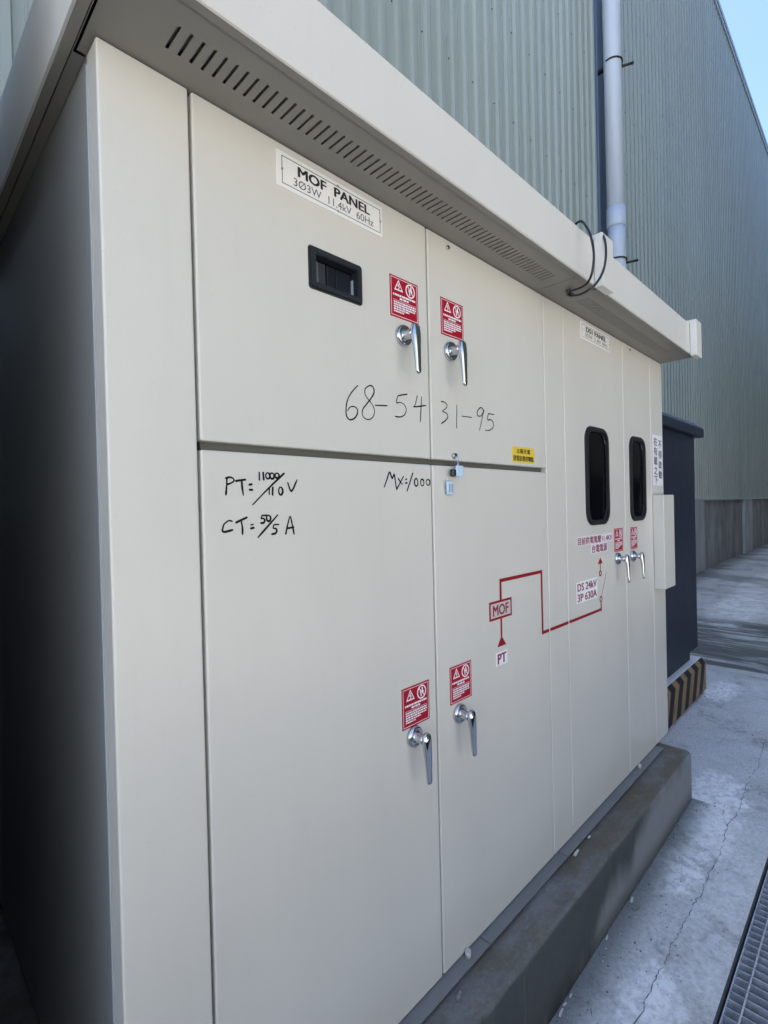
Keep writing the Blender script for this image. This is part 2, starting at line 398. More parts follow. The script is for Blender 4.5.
# ================================================================== THE SETTING
g = B()
gx0, gx1, dy0, dy1, dx0, dx1 = -300, 600, -.905, -.505, -4.0, 9.0
for (x0, x1, y0, y1) in ((gx0, gx1, dy1, 400), (gx0, gx1, -400, dy0), (gx0, dx0, dy0, dy1), (dx1, gx1, dy0, dy1)):
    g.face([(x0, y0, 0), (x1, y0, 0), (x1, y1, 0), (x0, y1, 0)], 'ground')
for (a, b) in (((dx0, dy1), (dx1, dy1)), ((dx1, dy1), (dx1, dy0)), ((dx1, dy0), (dx0, dy0)), ((dx0, dy0), (dx0, dy1))):
    g.face([(*a, 0), (*b, 0), (*b, -.4), (*a, -.2)], 'channel')
g.face([(dx0, dy0, -.4), (dx1, dy0, -.4), (dx1, dy1, -.4), (dx0, dy1, -.2)], 'channel')
# long shrinkage crack running beside the plinth, with a few branches
crk = [(1.2, -.345), (1.644, -.337), (1.775, -.331), (1.91, -.339), (1.99, -.334), (2.11, -.340), (2.24, -.339), (2.32, -.346), (2.5, -.342), (2.735, -.348), (2.906, -.327), (3.10, -.347), (3.336, -.33), (3.545, -.329), (3.66, -.336), (4.2, -.31)]
def crack(pts, w):
    q = []
    for i in range(len(pts) - 1):
        for k in range(9):
            t = k / 9; q.append((pts[i][0] * (1 - t) + pts[i + 1][0] * t + random.uniform(-.006, .006), pts[i][1] * (1 - t) + pts[i + 1][1] * t + random.uniform(-.006, .006)))
    for i in range(len(q) - 1):
        ww = w * random.uniform(.4, 1.25); (ax, ay), (bx, by) = q[i], q[i + 1]
        if random.random() < .1: continue
        g.face([(ax, ay - ww / 2, .0015), (bx, by - ww / 2, .0015), (bx, by + ww / 2, .0015), (ax, ay + ww / 2, .0015)], 'crack')
crack(crk, .0026)
crack([(3.06, -.13), (3.02, -.20), (3.1, -.25)], .004)
crack([(1.56, -.146), (1.57, -.20), (1.50, -.27)], .003)
crack([(2.9, -.33), (3.0, -.29), (3.15, -.27)], .002)
structure(g.build('ground', origin=(0, 0, 0)))

# ------------------------------------------------------------------ warehouse
WY = 2.07
wh = empty('warehouse', (14, WY, 0), 'tall grey green warehouse wall of ribbed metal cladding on a streaked concrete base', 'warehouse')
def cladding(x0, x1, z0, z1, name):
    c = B(); pitch, hw, sl, dp = .2, .022, .013, .032
    prof = [(x0, 0.0)]; n0 = math.ceil((x0 + .04) / pitch); n1 = math.floor((x1 - .04) / pitch)
    for i in range(n0, n1 + 1):
        cx = i * pitch + .09
        prof += [(cx - hw - sl, 0), (cx - hw, -dp), (cx + hw, -dp), (cx + hw + sl, 0)]
        prof += [(cx + .085, 0), (cx + .088, -.004), (cx + .096, -.004), (cx + .099, 0)]
    prof.append((x1, 0.0))
    lo = [c.bm.verts.new((x, WY + y, z0)) for x, y in prof]; hi = [c.bm.verts.new((x, WY + y, z1)) for x, y in prof]
    k = c.mi('clad')
    for i in range(len(prof) - 1): c.bm.faces.new((lo[i], lo[i + 1], hi[i + 1], hi[i])).material_index = k
    row = 0; z = 1.885
    while z < z1 - .3:
        for i in range(n0 - n0 % 2, n1 + 1, 2):
            x = i * pitch + .03
            if x0 < x < min(x1, 22): c.tube([(x, WY, z), (x, WY - .007, z)], .0075, 'rubber', 6)
        row += 1; z += 1.015
    return c.build(name, wh)
cladding(-7.0, 7.62, 1.61, 14.15, 'cladding')
cladding(8.12, 70.0, 1.61, 14.15, 'cladding')
b = B(); b.box(7.60, 8.14, WY + .05, WY + .07, 1.61, 14.15, 'flash'); b.box(7.602, 7.63, WY - .03, WY + .06, 1.61, 14.15, 'flash', .004); b.box(8.11, 8.138, WY - .03, WY + .06, 1.61, 14.15, 'flash', .004)
b.build('flashing', wh)
b = B(); b.box(-7, 70, WY - .055, WY + .3, 14.13, 14.33, 'trim', .01); b.box(-7, 70, WY - .075, WY - .052, 14.24, 14.36, 'trim', .004)
b.build('roof_edge', wh)
b = B(); b.box(-7, 70, WY - .035, WY + .02, 1.585, 1.625, 'trim', .004); b.build('drip_trim', wh)
b = B(); b.box(-7, 70, WY + .03, WY + .3, 0, 1.60, 'wallbase')
for i in range(-1, 12):
    x = 6.75 + i * 5.55; b.box(x + .0, x + .75 + (i % 3) * .25, WY - .03, WY + .05, 0, 1.585, 'wallpale', .01)
b.build('concrete_base', wh)
b = B(); b.box(-7, 70, WY + .31, WY + 30, 0, 14.1, 'wallbase'); b.build('building_body', wh)

# ------------------------------------------------------------------ downpipe
dp_ = empty('downpipe', (7.72, 1.86, 0), 'fat pale blue plastic rainwater pipe running up the warehouse wall', 'downpipe')
PX, PY, PR = 7.69, 1.845, .120
b = B(); b.tube([(PX - .06, PY, 14.3), (PX - .03, PY, 9.0), (PX, PY, 5.72)], PR, 'pvc', 32); b.build('upper_pipe', dp_)
b = B(); b.tube([(PX - .001, PY, 5.86), (PX + .0005, PY, 5.60), (PX + .001, PY, 5.58)], [PR + .0085, PR + .0095, PR + .002], 'pvc', 32)
b.tube([(PX + .001, PY, 5.62), (PX + .002, PY, 5.3), (PX + .012, PY - .02, 4.0), (PX + .012, PY - .02, .25)], PR * .97, 'pvc', 32); b.build('lower_pipe', dp_)
for z in (7.93, 5.1, 2.4):
    b = B(); cx = PX - (.02 if z > 6 else 0)
    b.tube([(cx + (PR + .012) * math.cos(t), PY + (PR + .012) * math.sin(t), z) for t in [math.radians(-200 + k * 220 / 24) for k in range(25)]], .011, 'rubber', 6)
    b.tube([(cx + PR * .8, PY - PR * .55, z - .02), (cx + PR * .8 + .10, PY - PR * .55 - .16, z + .0)], .018, 'rubber', 8); b.box(cx - .03, cx + .03, PY + PR, WY + .06, z - .02, z + .02, 'rubber')
    b.build('pipe_clamp', dp_)

# ------------------------------------------------------------------ concrete plinth of the switchgear
PLT = .26
b = B(); 
# one long casting, its worn edges chipped a little at random
from mathutils import noise as _nz
sec = [(1.62, 0), (-.145, 0), (-.1465, .09), (-.1455, .18), (-.145, .238), (-.1425, .249), (-.136, .2565), (-.124, .2597), (-.06, .2598), (.0, PLT), (1.62, PLT)]
xs = [-.35] + [-.30 + 3.33 * i / 150 for i in range(151)] + [3.040, 3.0445]
k = b.mi('plinth'); rows = []
for i, x in enumerate(xs):
    inset = .006 if i == len(xs) - 1 else (.0015 if i == len(xs) - 2 else 0); row = []
    for j, (yy, zz) in enumerate(sec):
        if 2 <= j <= 7:
            n_ = _nz.noise((x * 9, j * .35, .0)) * .0016 + (max(0, _nz.noise((x * 26, j * .2, 4.0)) - .34) * -.035 if 4 <= j <= 6 else 0)
            yy -= n_; zz += (n_ if j > 4 else 0)
        row.append(b.bm.verts.new((x, yy + (inset if j and j < 8 else 0), zz - (inset if zz > .2 else 0))))
    rows.append(row)
for r0, r1 in zip(rows, rows[1:]):
    for j in range(len(sec)):
        f = b.bm.faces.new((r0[j], r0[(j + 1) % len(sec)], r1[(j + 1) % len(sec)], r1[j])); f.material_index = k; f.smooth = 1 <= j <= 8
for r in (rows[0], rows[-1]): b.bm.faces.new(r).material_index = k
bmesh.ops.recalc_face_normals(b.bm, faces=b.bm.faces)
b.box(1.2815, 1.2835, -.1478, -.10, .004, PLT - .016, 'crack')
tag(b.build('concrete_plinth'), 'long low stained concrete plinth carrying the beige switchgear cabinet', 'plinth')

# ================================================================== SWITCHGEAR CABINET
CX0, L1, L2, L3, L4, L5, L6, CX1 = .27, .4255, 1.0991, 1.7695, 1.930, 2.5654, 2.9617, 3.1674
ZB, ZT, MIDL, MIDH = .2776, 2.3765, 1.7162, 1.7325
cab = empty('switchgear_cabinet', (1.7, 0, PLT), 'long grey beige outdoor switchgear cabinet with chrome door handles and overhanging vented roof', 'switchgear cabinet')
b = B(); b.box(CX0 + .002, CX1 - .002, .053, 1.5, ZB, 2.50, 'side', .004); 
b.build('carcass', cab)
b = B(); b.box(CX0 + .01, CX1 - .01, .026, .0525, ZB + .004, ZT, 'inner'); b.build('door_well', cab)
b = B(); b.box(L1 + .01, L3 - .01, .0175, .0262, 1.69, 1.765, 'rail'); b.build('mid_rail', cab)
# base frame: inset channel and the thin lip sheet in front of the doors
b = B(); b.box(CX0 + .03, 2.93, .012, 1.46, PLT, ZB - .004, 'inner'); b.build('base_frame', cab)
b = B()
for (x0, x1) in ((CX0, 1.28), (1.283, 1.80), (1.803, 2.955)):
    b.box(x0, x1, -.036, .02, ZB - .0075, ZB - .0035, 'lip', .001)
b.build('base_lip', cab)
for (x, z) in ((1.2, .2765), (2.655, .2765)):
    b = B(); b.tube([(x, -.012, z - .004), (x, -.012, z + .016)], .009, 'scrap', 8); b.build('bolt', cab)

G = .003    # half of a joint
def panel(name, x0, x1, z0, z1, cutpoly=None, depth=.025):
    b = B(); b.box(x0, x1, 0, depth, z0, z1, 'cab', .0045, 3)
    if cutpoly: b.cut(cutpoly, -.02, .024)
    return b.build(name, cab)
post = B(); post.box(CX0, L1 - G, 0, .05, ZB, ZT, 'cab', .004, 3); post = post.build('corner_post', cab)
b = B(); b.box(CX0 - .0015, CX0 + .004, .0495, .0535, ZB, 2.36, 'trim'); b.build('edge_seam', post)
METER = rrect(.702, .832, 2.103, 2.171, .003)
door_ul = panel('door', L1 + G, L2 - G, MIDH, ZT, METER)
door_ur = panel('door', L2 + G, L3 - G, MIDH, ZT)
door_ll = panel('door', L1 + G, L2 - G, ZB, MIDL)
door_lr = panel('door', L2 + G, L3 - G, ZB, MIDL)
fill_a = panel('filler_panel', L3 + G * .6, L4 - G * .6, ZB, ZT)
WIN = [(2.112, 2.358), (2.630, 2.852)]
def win_in(i): x0, x1 = WIN[i]; return rrect(x0 + .022, x1 - .022, 1.524, 1.906, .045, 8)
door_da = panel('door', L4 + G * .6, L5 - G * .6, ZB, ZT, win_in(0))
door_db = panel('door', L5 + G * .6, L6 - G * .6, ZB, ZT, win_in(1))
fill_b = panel('filler_panel', L6 + G * .6, CX1, ZB, ZT)
# inspection windows
for dr, i in ((door_da, 0), (door_db, 1)):
    x0, x1 = WIN[i]
    b = B(); b.ring(rrect(x0, x1, 1.502, 1.928, .062, 8), rrect(x0 + .006, x1 - .006, 1.508, 1.922, .057, 8), -.005, .002, 'rubber')
    b.ring(rrect(x0 + .006, x1 - .006, 1.508, 1.922, .057, 8), rrect(x0 + .02, x1 - .02, 1.522, 1.908, .047, 8), -.010, .002, 'rubber')
    b.ring(rrect(x0 + .02, x1 - .02, 1.522, 1.908, .047, 8), win_in(i), -.006, .02, 'rubber'); wf = b.build('inspection_window', dr)
    b = B(); b.prism(rrect(x0 + .023, x1 - .023, 1.525, 1.905, .044, 8), 'y', .003, .007, 'glass'); b.build('pane', wf)
# meter window of the upper left door
b = B(); o = rrect(.687, .846, 2.090, 2.185, .007, 4); q = rrect(.691, .842, 2.094, 2.181, .006, 4); r_ = rrect(.703, .831, 2.104, 2.170, .003, 4)
b.ring(o, q, -.003, .003, 'frameblack'); b.ring(q, r_, -.008, .002, 'frameblack'); b.ring(r_, rrect(.705, .829, 2.106, 2.168, .002, 4), -.006, .022, 'frameblack')
mw = b.build('meter_window', door_ul)
b = B(); b.box(.7045, .8295, .017, .019, 2.1055, 2.1685, 'glass'); 
for (x0, x1, y, mm) in ((.7065, .727, .0135, 'metersheen'), (.7285, .747, .0135, 'meterdark'), (.7505, .7755, .0135, 'meterblue'), (.7775, .8245, .0135, 'meterblue')):
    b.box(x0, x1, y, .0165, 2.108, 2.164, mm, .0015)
b.box(.8258, .8272, .008, .0165, 2.108, 2.150, 'trim'); b.build('meter_face', mw)

# handles
def make_handle(cx, cz, dr, satin=False):
    b = B()
    b.lathe_y(cx, cz, [(.0285, -.0004), (.0285, -.006), (.0265, -.010), (.0235, -.0125), (.020, -.0105), (.0145, -.0108), (.0135, -.012), (.0125, -.030), (.0130, -.042)], 'chrome')
    ro = b.build('handle', dr)
    b = B(); t = bmesh.new(); n = 16; rings = []
    for (dz, w, dpt, yo) in ((.0215, .004, .003, -.046), (.019, .0105, .006, -.0462), (.012, .0140, .0085, -.0465), (0, .0148, .0095, -.047), (-.02, .0135, .0085, -.049), (-.05, .0112, .0070, -.051), (-.08, .0095, .0058, -.0525), (-.100, .0088, .0052, -.0535), (-.107, .0075, .0042, -.0535), (-.110, .003, .002, -.053)):
        ring = []
        for k in range(n):
            a = 2 * math.pi * k / n; c, s_ = math.cos(a), math.sin(a)
            ring.append(t.verts.new((cx - .002 + w * math.copysign(abs(c) ** .7, c), yo + dpt * math.copysign(abs(s_) ** .7, s_), cz + dz)))
        rings.append(ring)
    for a, c in zip(rings, rings[1:]):
        for k in range(n): t.faces.new((a[k], a[(k + 1) % n], c[(k + 1) % n], c[k])).smooth = True
    t.faces.new(rings[0]); t.faces.new(rings[-1]); bmesh.ops.recalc_face_normals(t, faces=t.faces)
    b.merge(t, 'chrome'); b.build('lever', ro)
HANDLES = [(door_ul, .9916, 2.0505), (door_ur, 1.1936, 2.0499), (door_ll, .9975, .991), (door_lr, 1.198, .9905), (door_da, 2.4448, 1.3353), (door_db, 2.6452, 1.3304)]
for dr, x, z in HANDLES: make_handle(x, z, dr)

# red warning stickers
def sticker(dr, x0, z0, w, h):
    b = B(); b.box(x0, x0 + w, -.0009, 0.0005, z0, z0 + h, 'red'); y = -.0013
    i, t = .0042, .0012
    b.ring([(x0 + i, z0 + i), (x0 + w - i, z0 + i), (x0 + w - i, z0 + h - i), (x0 + i, z0 + h - i)], [(x0 + i + t, z0 + i + t), (x0 + w - i - t, z0 + i + t), (x0 + w - i - t, z0 + h - i - t), (x0 + i + t, z0 + h - i - t)], y, -.0008, 'white')
    cx, cz, s = x0 + .30 * w, z0 + .775 * h, .0165
    tri = lambda k: [(cx - s * k, cz - s * .72 * k), (cx + s * k, cz - s * .72 * k), (cx, cz + s * 1.02 * k)]
    b.ring(tri(1), tri(.72), y, -.0008, 'white')
    b.ribbon([(cx + .002, cz + .007), (cx - .003, cz + .0005), (cx + .003, cz - .001), (cx - .001, cz - .0085)], .0026, y, 'white')
    cx2, cz2 = x0 + .715 * w, z0 + .765 * h
    circ = lambda r: [(cx2 + r * math.cos(a), cz2 + r * math.sin(a)) for a in [2 * math.pi * k / 28 for k in range(28)]]
    b.ring(circ(.0185), circ(.0150), y, -.0008, 'white')
    b.ribbon([(cx2 - .0108, cz2 + .0108), (cx2 + .0108, cz2 - .0108)], .0028, y - .0002, 'white')
    b.ribbon([(cx2 - .002, cz2 - .012), (cx2 - .003, cz2 - .004), (cx2 - .006, cz2 + .002)], .004, y, 'white')
    b.ribbon([(cx2 + .002, cz2 + .012), (cx2 + .003, cz2 + .002), (cx2 + .007, cz2 - .002)], .005, y, 'white')
    def dashes(z, hh, xa, xb, seed):
        rr = random.Random(seed); x = xa
        while x < xb - .003:
            l = min(xb - x, rr.uniform(.0035, .0095)); b.face([(x, y, z), (x + l, y, z), (x + l, y, z + hh), (x, y, z + hh)], 'white'); x += l + rr.uniform(.0012, .0022)
    m = x0 + .10 * w; e = x0 + .90 * w
    dashes(z0 + .525 * h, .0052, m, e, 1); dashes(z0 + .455 * h, .0048, x0 + .33 * w, x0 + .68 * w, 2)
    b.face([(m, y, z0 + .418 * h), (e, y, z0 + .418 * h), (e, y, z0 + .426 * h), (m, y, z0 + .426 * h)], 'white')
    for k, (xe, zz) in enumerate(((.90, .355), (.90, .298), (.88, .241), (.66, .184), (.50, .127))): dashes(z0 + zz * h, .0040, m + .002, x0 + xe * w, 3 + k)
    return b.build('warning_sticker', dr)
sticker(door_ul, .946, 2.0945, .110, .107); sticker(door_ur, 1.1548, 2.0935, .108, .107)
sticker(door_ll, .9537, 1.0172, .110, .1078); sticker(door_lr, 1.1575, 1.0237, .106, .109)
sticker(door_da, 2.417, 1.367, .109, .1085); sticker(door_db, 2.628, 1.364, .094, .108)

# name plates
def nameplate(dr, x0, x1, z0, z1, head, sub):
    b = B(); w, h = x1 - x0, z1 - z0; y = -.0022
    b.box(x0, x1, -.0018, .0005, z0, z1, 'plate', .0005)
    i, t = .0085, .0012
    b.ring([(x0 + 1.5 * i, z0 + i), (x1 - i, z0 + i), (x1 - i, z1 - i), (x0 + 1.5 * i, z1 - i)], [(x0 + 1.5 * i + t, z0 + i + t), (x1 - i - t, z0 + i + t), (x1 - i - t, z1 - i - t), (x0 + 1.5 * i + t, z1 - i - t)], y, -.0017, 'black')
    b.text(head, x0 + .175 * w, z0 + .52 * h, y, 1, 'black', .68 * w, .022, .285 * h)
    b.text(sub, x0 + .135 * w, z0 + .20 * h, y, 1, 'greytext', .76 * w, -.004, .235 * h)
    for (sx, sz) in ((x0 + 1.5 * i, z0 + h / 2), (x1 - i, z0 + h / 2), (x0 + w * .53, z0 + i), (x0 + w * .53, z1 - i)):
        b.tube([(sx, -.0015, sz), (sx, -.0040, sz)], .0026, 'steel', 10)
    return b.build('nameplate', dr)
nameplate(door_ul, .610, .9235, 2.2832, 2.3585, 'MOF  PANEL', '3Ø3W  11.4kV  60Hz')
nameplate(door_da, 2.093, 2.409, 2.2895, 2.3605, 'DS1 PANEL', '3Ø3W  11.4kV  60Hz')
# small screws under the eave
for dr, x, z in ((door_ur, 1.193, 2.352), (door_db, 2.661, 2.352)):
    b = B(); b.tube([(x, .001, z), (x, -.006, z)], .006, 'chromedull', 10); b.build('screw', dr)

# yellow label
b = B(); b.box(1.529, 1.680, -.0009, .0005, 1.745, 1.798, 'yellow'); b.text('太陽光電', 1.556, 1.776, -.0013, 1, 'black', .094, .012, .0165); b.text('發電設備併聯點', 1.534, 1.750, -.0013, 1, 'black', .140, .012, .0185)
b.build('yellow_label', door_ur)
# single line diagram in red tape, each run on its own panel
y = -.0009; tw = .0115
b = B(); b.ring([(1.369, 1.2285), (1.503, 1.2285), (1.503, 1.289), (1.369, 1.289)], [(1.376, 1.2355), (1.496, 1.2355), (1.496, 1.282), (1.376, 1.282)], -.0012, .0004, 'redtape')
b.face([(1.376, -.0006, 1.2355), (1.496, -.0006, 1.2355), (1.496, -.0006, 1.282), (1.376, -.0006, 1.282)], 'pinkbox')
b.text('MOF', 1.390, 1.2415, -.0011, 1, 'redtext', .092, .016, .034)
b.ribbon([(1.437, 1.2895), (1.437, 1.352), (1.7145, 1.352), (1.7145, 1.1275), (L3 - G - .002, 1.1275)], tw, y, 'redtape')
b.ribbon([(1.437, 1.2280), (1.437, 1.170)], tw * .8, y, 'redtape'); b.face([(1.4105, y, 1.1385), (1.4635, y, 1.1385), (1.437, y, 1.1715)], 'redtape')
b.box(1.402, 1.470, -.0009, .0005, 1.077, 1.121, 'white'); b.text('PT', 1.411, 1.0835, -.0013, 1, 'redtext', .050, .02, .031)
b.build('circuit_diagram', door_lr)
b = B(); b.ribbon([(L3 + .004, 1.1275), (L4 - .004, 1.1275)], tw, y, 'redtape'); b.build('circuit_diagram', fill_a)
b = B(); b.ribbon([(L4 + .004, 1.1275), (2.2505, 1.1275), (2.2505, 1.158)], tw, y, 'redtape')
def circle(b, cx, cz, r, t, m):
    P = lambda rr: [(cx + rr * math.cos(a), cz + rr * math.sin(a)) for a in [2 * math.pi * k / 20 for k in range(20)]]
    b.ring(P(r), P(r - t), y, .0003, m)
circle(b, 2.2505, 1.173, .0145, .006, 'redtape'); circle(b, 2.2495, 1.287, .0135, .006, 'redtape')
b.ribbon([(2.2495, 1.3015), (2.2495, 1.330)], .007, y, 'redtape'); b.face([(2.224, y, 1.3295), (2.277, y, 1.3295), (2.2505, y, 1.357)], 'redtape')
b.ribbon([(2.262, 1.190), (2.3148, 1.2827)], .004, y, 'redtape'); b.ribbon([(2.266, 1.190), (2.319, 1.2827)], .004, y - .0003, 'white')
b.build('circuit_diagram', door_da)
b = B(); b.box(2.006, 2.213, -.0009, .0005, 1.187, 1.275, 'white'); b.text('DS 24kV', 2.014, 1.2365, -.0013, 1, 'redtext', .190, .016, .031); b.text('3P 630A', 2.014, 1.1935, -.0013, 1, 'redtext', .190, .016, .031)
b.build('rating_label', door_da)
b = B(); b.box(2.021, 2.395, -.0009, .0005, 1.4225, 1.4595, 'pinkwhite'); b.text('目前供電電壓11.4KV', 2.026, 1.4255, -.0013, 1, 'redtext', .362, .012, .030); b.build('supply_label', door_da)
b = B(); b.box(2.158, 2.335, -.0009, .0005, 1.3785, 1.4215, 'pinkwhite'); b.text('台電電源', 2.164, 1.383, -.0013, 1, 'redtext', .164, .012, .034); b.build('source_label', door_da)
# vertical two-column label on the end panel
b = B(); b.box(2.992, 3.150, -.0009, .0005, 1.686, 1.964, 'white')
for k, ch in enumerate('在有載之下'): b.text(ch, 3.005, 1.905 - k * .053, -.0013, 1, 'purpletext', .058, .012, .044)
for k, ch in enumerate('不得啟動'): b.text(ch, 3.082, 1.893 - k * .056, -.0013, 1, 'purpletext', .056, .012, .044)
b.build('notice_label', fill_b)
# shallow junction box on the end panel
jb = B(); jb.box(2.968, 3.152, -.056, -.0005, 1.125, 1.632, 'cab', .004, 3); jb = jb.build('junction_box', fill_b)
b = B(); b.tube([(3.03, -.03, 1.125), (3.03, -.03, 1.117)], .010, 'rubber', 10); b.build('cable_gland', jb)

# handwriting in marker pen
INK1 = [[(826,1895),(806,1876),(792,1855),(787,1832),(789,1816),(800,1810),(814,1816),(823,1828),(822,1839),(811,1843),(800,1840),(791,1830)],[(881,1893),(875,1901),(863,1900),(851,1891),(849,1880),(858,1868),(872,1857),(880,1843),(877,1828),(864,1818),(848,1818),(839,1827),(841,1840),(854,1854),(870,1871),(880,1885),(880,1896)],[(883,1855),(925,1859)],[(1002,1899),(977,1893),(966,1888),(961,1871),(974,1874),(990,1870),(998,1858),(991,1844),(975,1836),(955,1835)],[(1044,1900),(1034,1874),(1030,1869),(1079,1879)],[(1062,1900),(1058,1865),(1054,1830)]]
INK2 = [[(1148,1899),(1163,1899),(1175,1892),(1168,1881),(1153,1872),(1172,1868),(1177,1858),(1166,1847),(1146,1836)],[(1222,1898),(1218,1830)],[(1246,1868),(1296,1870)],[(1362,1897),(1354,1905),(1341,1904),(1327,1891),(1329,1879),(1349,1881),(1362,1897),(1364,1900),(1355,1878),(1337,1834)],[(1421,1893),(1398,1892),(1389,1891),(1384,1872),(1402,1874),(1416,1866),(1414,1850),(1393,1839),(1367,1837)]]
INK3 = [[(479,1664),(478,1649),(476,1632)],[(477,1664),(485,1666),(492,1664),(494,1660),(490,1656),(483,1653),(478,1652)],[(498,1659),(518,1662)],[(510,1661),(511,1647),(513,1631)],[(527,1652),(532,1653)],[(527,1642),(533,1642)],[(550,1677),(550,1662)],[(559,1677),(560,1663)],'O570,1671,5,6','O580,1671,5,6','O592,1672,5,5',[(609,1677),(568,1643),(533,1612)],[(573,1647),(572,1633)],[(581,1647),(580,1632)],'O600,1640,5,8',[(618,1658),(627,1640),(642,1664)],[(487,1581),(480,1582),(471,1576),(468,1569),(467,1563),(471,1561),(479,1562),(488,1564)],[(496,1578),(519,1587)],[(507,1581),(509,1567),(509,1554)],[(528,1572),(533,1573)],[(528,1565),(534,1566)],[(565,1590),(556,1590),(554,1590),(552,1584),(557,1584),(560,1580),(557,1575),(550,1575)],'O569,1584,5,6',[(591,1590),(566,1567),(543,1546)],[(593,1570),(582,1570),(580,1563),(586,1562),(588,1557),(584,1552),(575,1551)],[(610,1550),(615,1568),(622,1586),(627,1568),(631,1548)],[(613,1561),(630,1563)]]
INK4 = [[(908,1652),(918,1670),(929,1690),(938,1675),(946,1685),(950,1665),(954,1645)],[(961,1674),(973,1662),(977,1660)],[(981,1681),(958,1652),(954,1647)],[(989,1673),(993,1674)],[(988,1663),(994,1664)],[(1018,1690),(994,1643)],'O1031,1666,7,10','O1056,1666,7,9','O1081,1667,8,8']
def ink(dr, strokes, w):
    b = B()
    for i, st in enumerate(strokes):
        if isinstance(st, str):
            cx, cz, rx, rz = [float(v) for v in st[1:].split(',')]
            st = [(cx + rx * math.cos(a), cz + rz * math.sin(a)) for a in [math.radians(40 + 372 * k / 14) for k in range(15)]]
        P = smooth_path([(p[0] / 1000, p[1] / 1000) for p in st], 4)
        ph = random.uniform(0, 6); ws = [w * (.92 + .20 * math.sin(ph + 5.0 * k / max(6, len(P))) + random.uniform(-.07, .07)) * (.72 if k == len(P) - 1 and len(P) > 3 else 1) for k in range(len(P))]
        b.ribbon(P, ws, -.0005 - .0001 * (i % 4), 'marker')
        for q, wq in ((P[0], ws[0]), (P[-1], ws[-1])):
            b.face([(q[0] + wq / 2 * math.cos(a), -.0009 - .00004 * (i % 5), q[1] + wq / 2 * math.sin(a)) for a in [2 * math.pi * k / 8 for k in range(8)]], 'marker')
    return b.build('handwriting', dr)
ink(door_ul, INK1, .0034); ink(door_ur, INK2, .0036); ink(door_ll, INK3, .0042); ink(door_ll, INK4, .0042)

# roof: two hoods butted under a joint cover
RX0, RX1, RXJ = .229, 3.160, 1.865
RF, RTOP, ZS = -.171, 2.531, 2.3785
def hood(x0, x1, lo_end, hi_end):
    b = B()
    prof = [(RF, RTOP), (RF, ZS + .002), (RF + .0015, ZS - .0015), (RF + .005, ZS - .003), (RF + .005, RTOP - .004), (.72, RTOP + .04), (1.65, RTOP - .004), (1.65, RTOP), (.72, RTOP + .045)]
    b.prism(prof, 'x', x0, x1, 'roofp')
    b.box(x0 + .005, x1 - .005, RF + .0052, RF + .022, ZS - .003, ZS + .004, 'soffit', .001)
    for e, f in ((x0, lo_end), (x1, hi_end)):
        if f:
            s = 1 if e == x0 else -1
            a, c = sorted((e - s * .0008, e + s * .004)); b.prism([(RF - .0006, RTOP + .0006), (RF - .0006, ZS - .002), (1.65, ZS - .002), (1.65, RTOP + .0006), (.72, RTOP + .0456)], 'x', a, c, 'roofp')
            a, c = sorted((e + s * .0045, e + s * .020)); b.box(a, c, RF + .0225, 1.65, ZS - .003, ZS + .004, 'soffit', .001)
    return b.build('roof_hood', cab)
h1 = hood(RX0, RXJ - .001, True, False); h2 = hood(RXJ + .001, RX1, False, True)
# soffit with true louvre slots
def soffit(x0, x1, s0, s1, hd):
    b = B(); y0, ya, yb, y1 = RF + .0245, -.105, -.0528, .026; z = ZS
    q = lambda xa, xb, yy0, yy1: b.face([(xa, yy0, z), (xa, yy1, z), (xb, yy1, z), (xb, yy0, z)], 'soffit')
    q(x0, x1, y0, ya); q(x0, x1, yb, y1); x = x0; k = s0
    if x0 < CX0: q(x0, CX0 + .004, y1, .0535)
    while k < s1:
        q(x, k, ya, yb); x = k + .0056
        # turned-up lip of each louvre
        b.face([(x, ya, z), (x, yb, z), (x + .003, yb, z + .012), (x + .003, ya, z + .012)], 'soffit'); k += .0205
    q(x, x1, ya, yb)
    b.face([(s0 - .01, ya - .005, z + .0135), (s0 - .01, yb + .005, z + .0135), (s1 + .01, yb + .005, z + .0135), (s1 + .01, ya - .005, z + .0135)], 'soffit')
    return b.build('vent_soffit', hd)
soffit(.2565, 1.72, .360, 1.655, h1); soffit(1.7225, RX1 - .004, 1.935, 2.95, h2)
b = B(); b.face([(RX0 + .022, RF + .0245, ZS), (.2525, RF + .0245, ZS), (.2525, .06, ZS), (RX0 + .022, .06, ZS)], 'soffit'); b.face([(RX0 + .022, .06, ZS), (CX0 + .001, .06, ZS), (CX0 + .001, 1.6, ZS), (RX0 + .022, 1.6, ZS)], 'soffit'); b.build('side_soffit', h1)
b = B(); b.box(RX0 + .01, RX1 - .01, RF + .03, 1.6, 2.50, 2.515, 'inner'); b.build('roof_liner', cab)
for (x0, x1, nm) in ((1.822, 1.922, 'joint_cover'), (3.056, 3.163, 'end_cover')):
    b = B(); b.box(x0, x1, RF - .031, RF - .0012, ZS - .016, RTOP + .020, 'roofp', .003)
    b.prism([(RF - .001, RTOP + .0015), (.72, RTOP + .047), (1.66, RTOP + .0015), (1.66, RTOP + .019), (.72, RTOP + .064), (RF - .001, RTOP + .019)], 'x', x0 + .0005, x1 - .0005, 'roofp'); b.build(nm, cab)

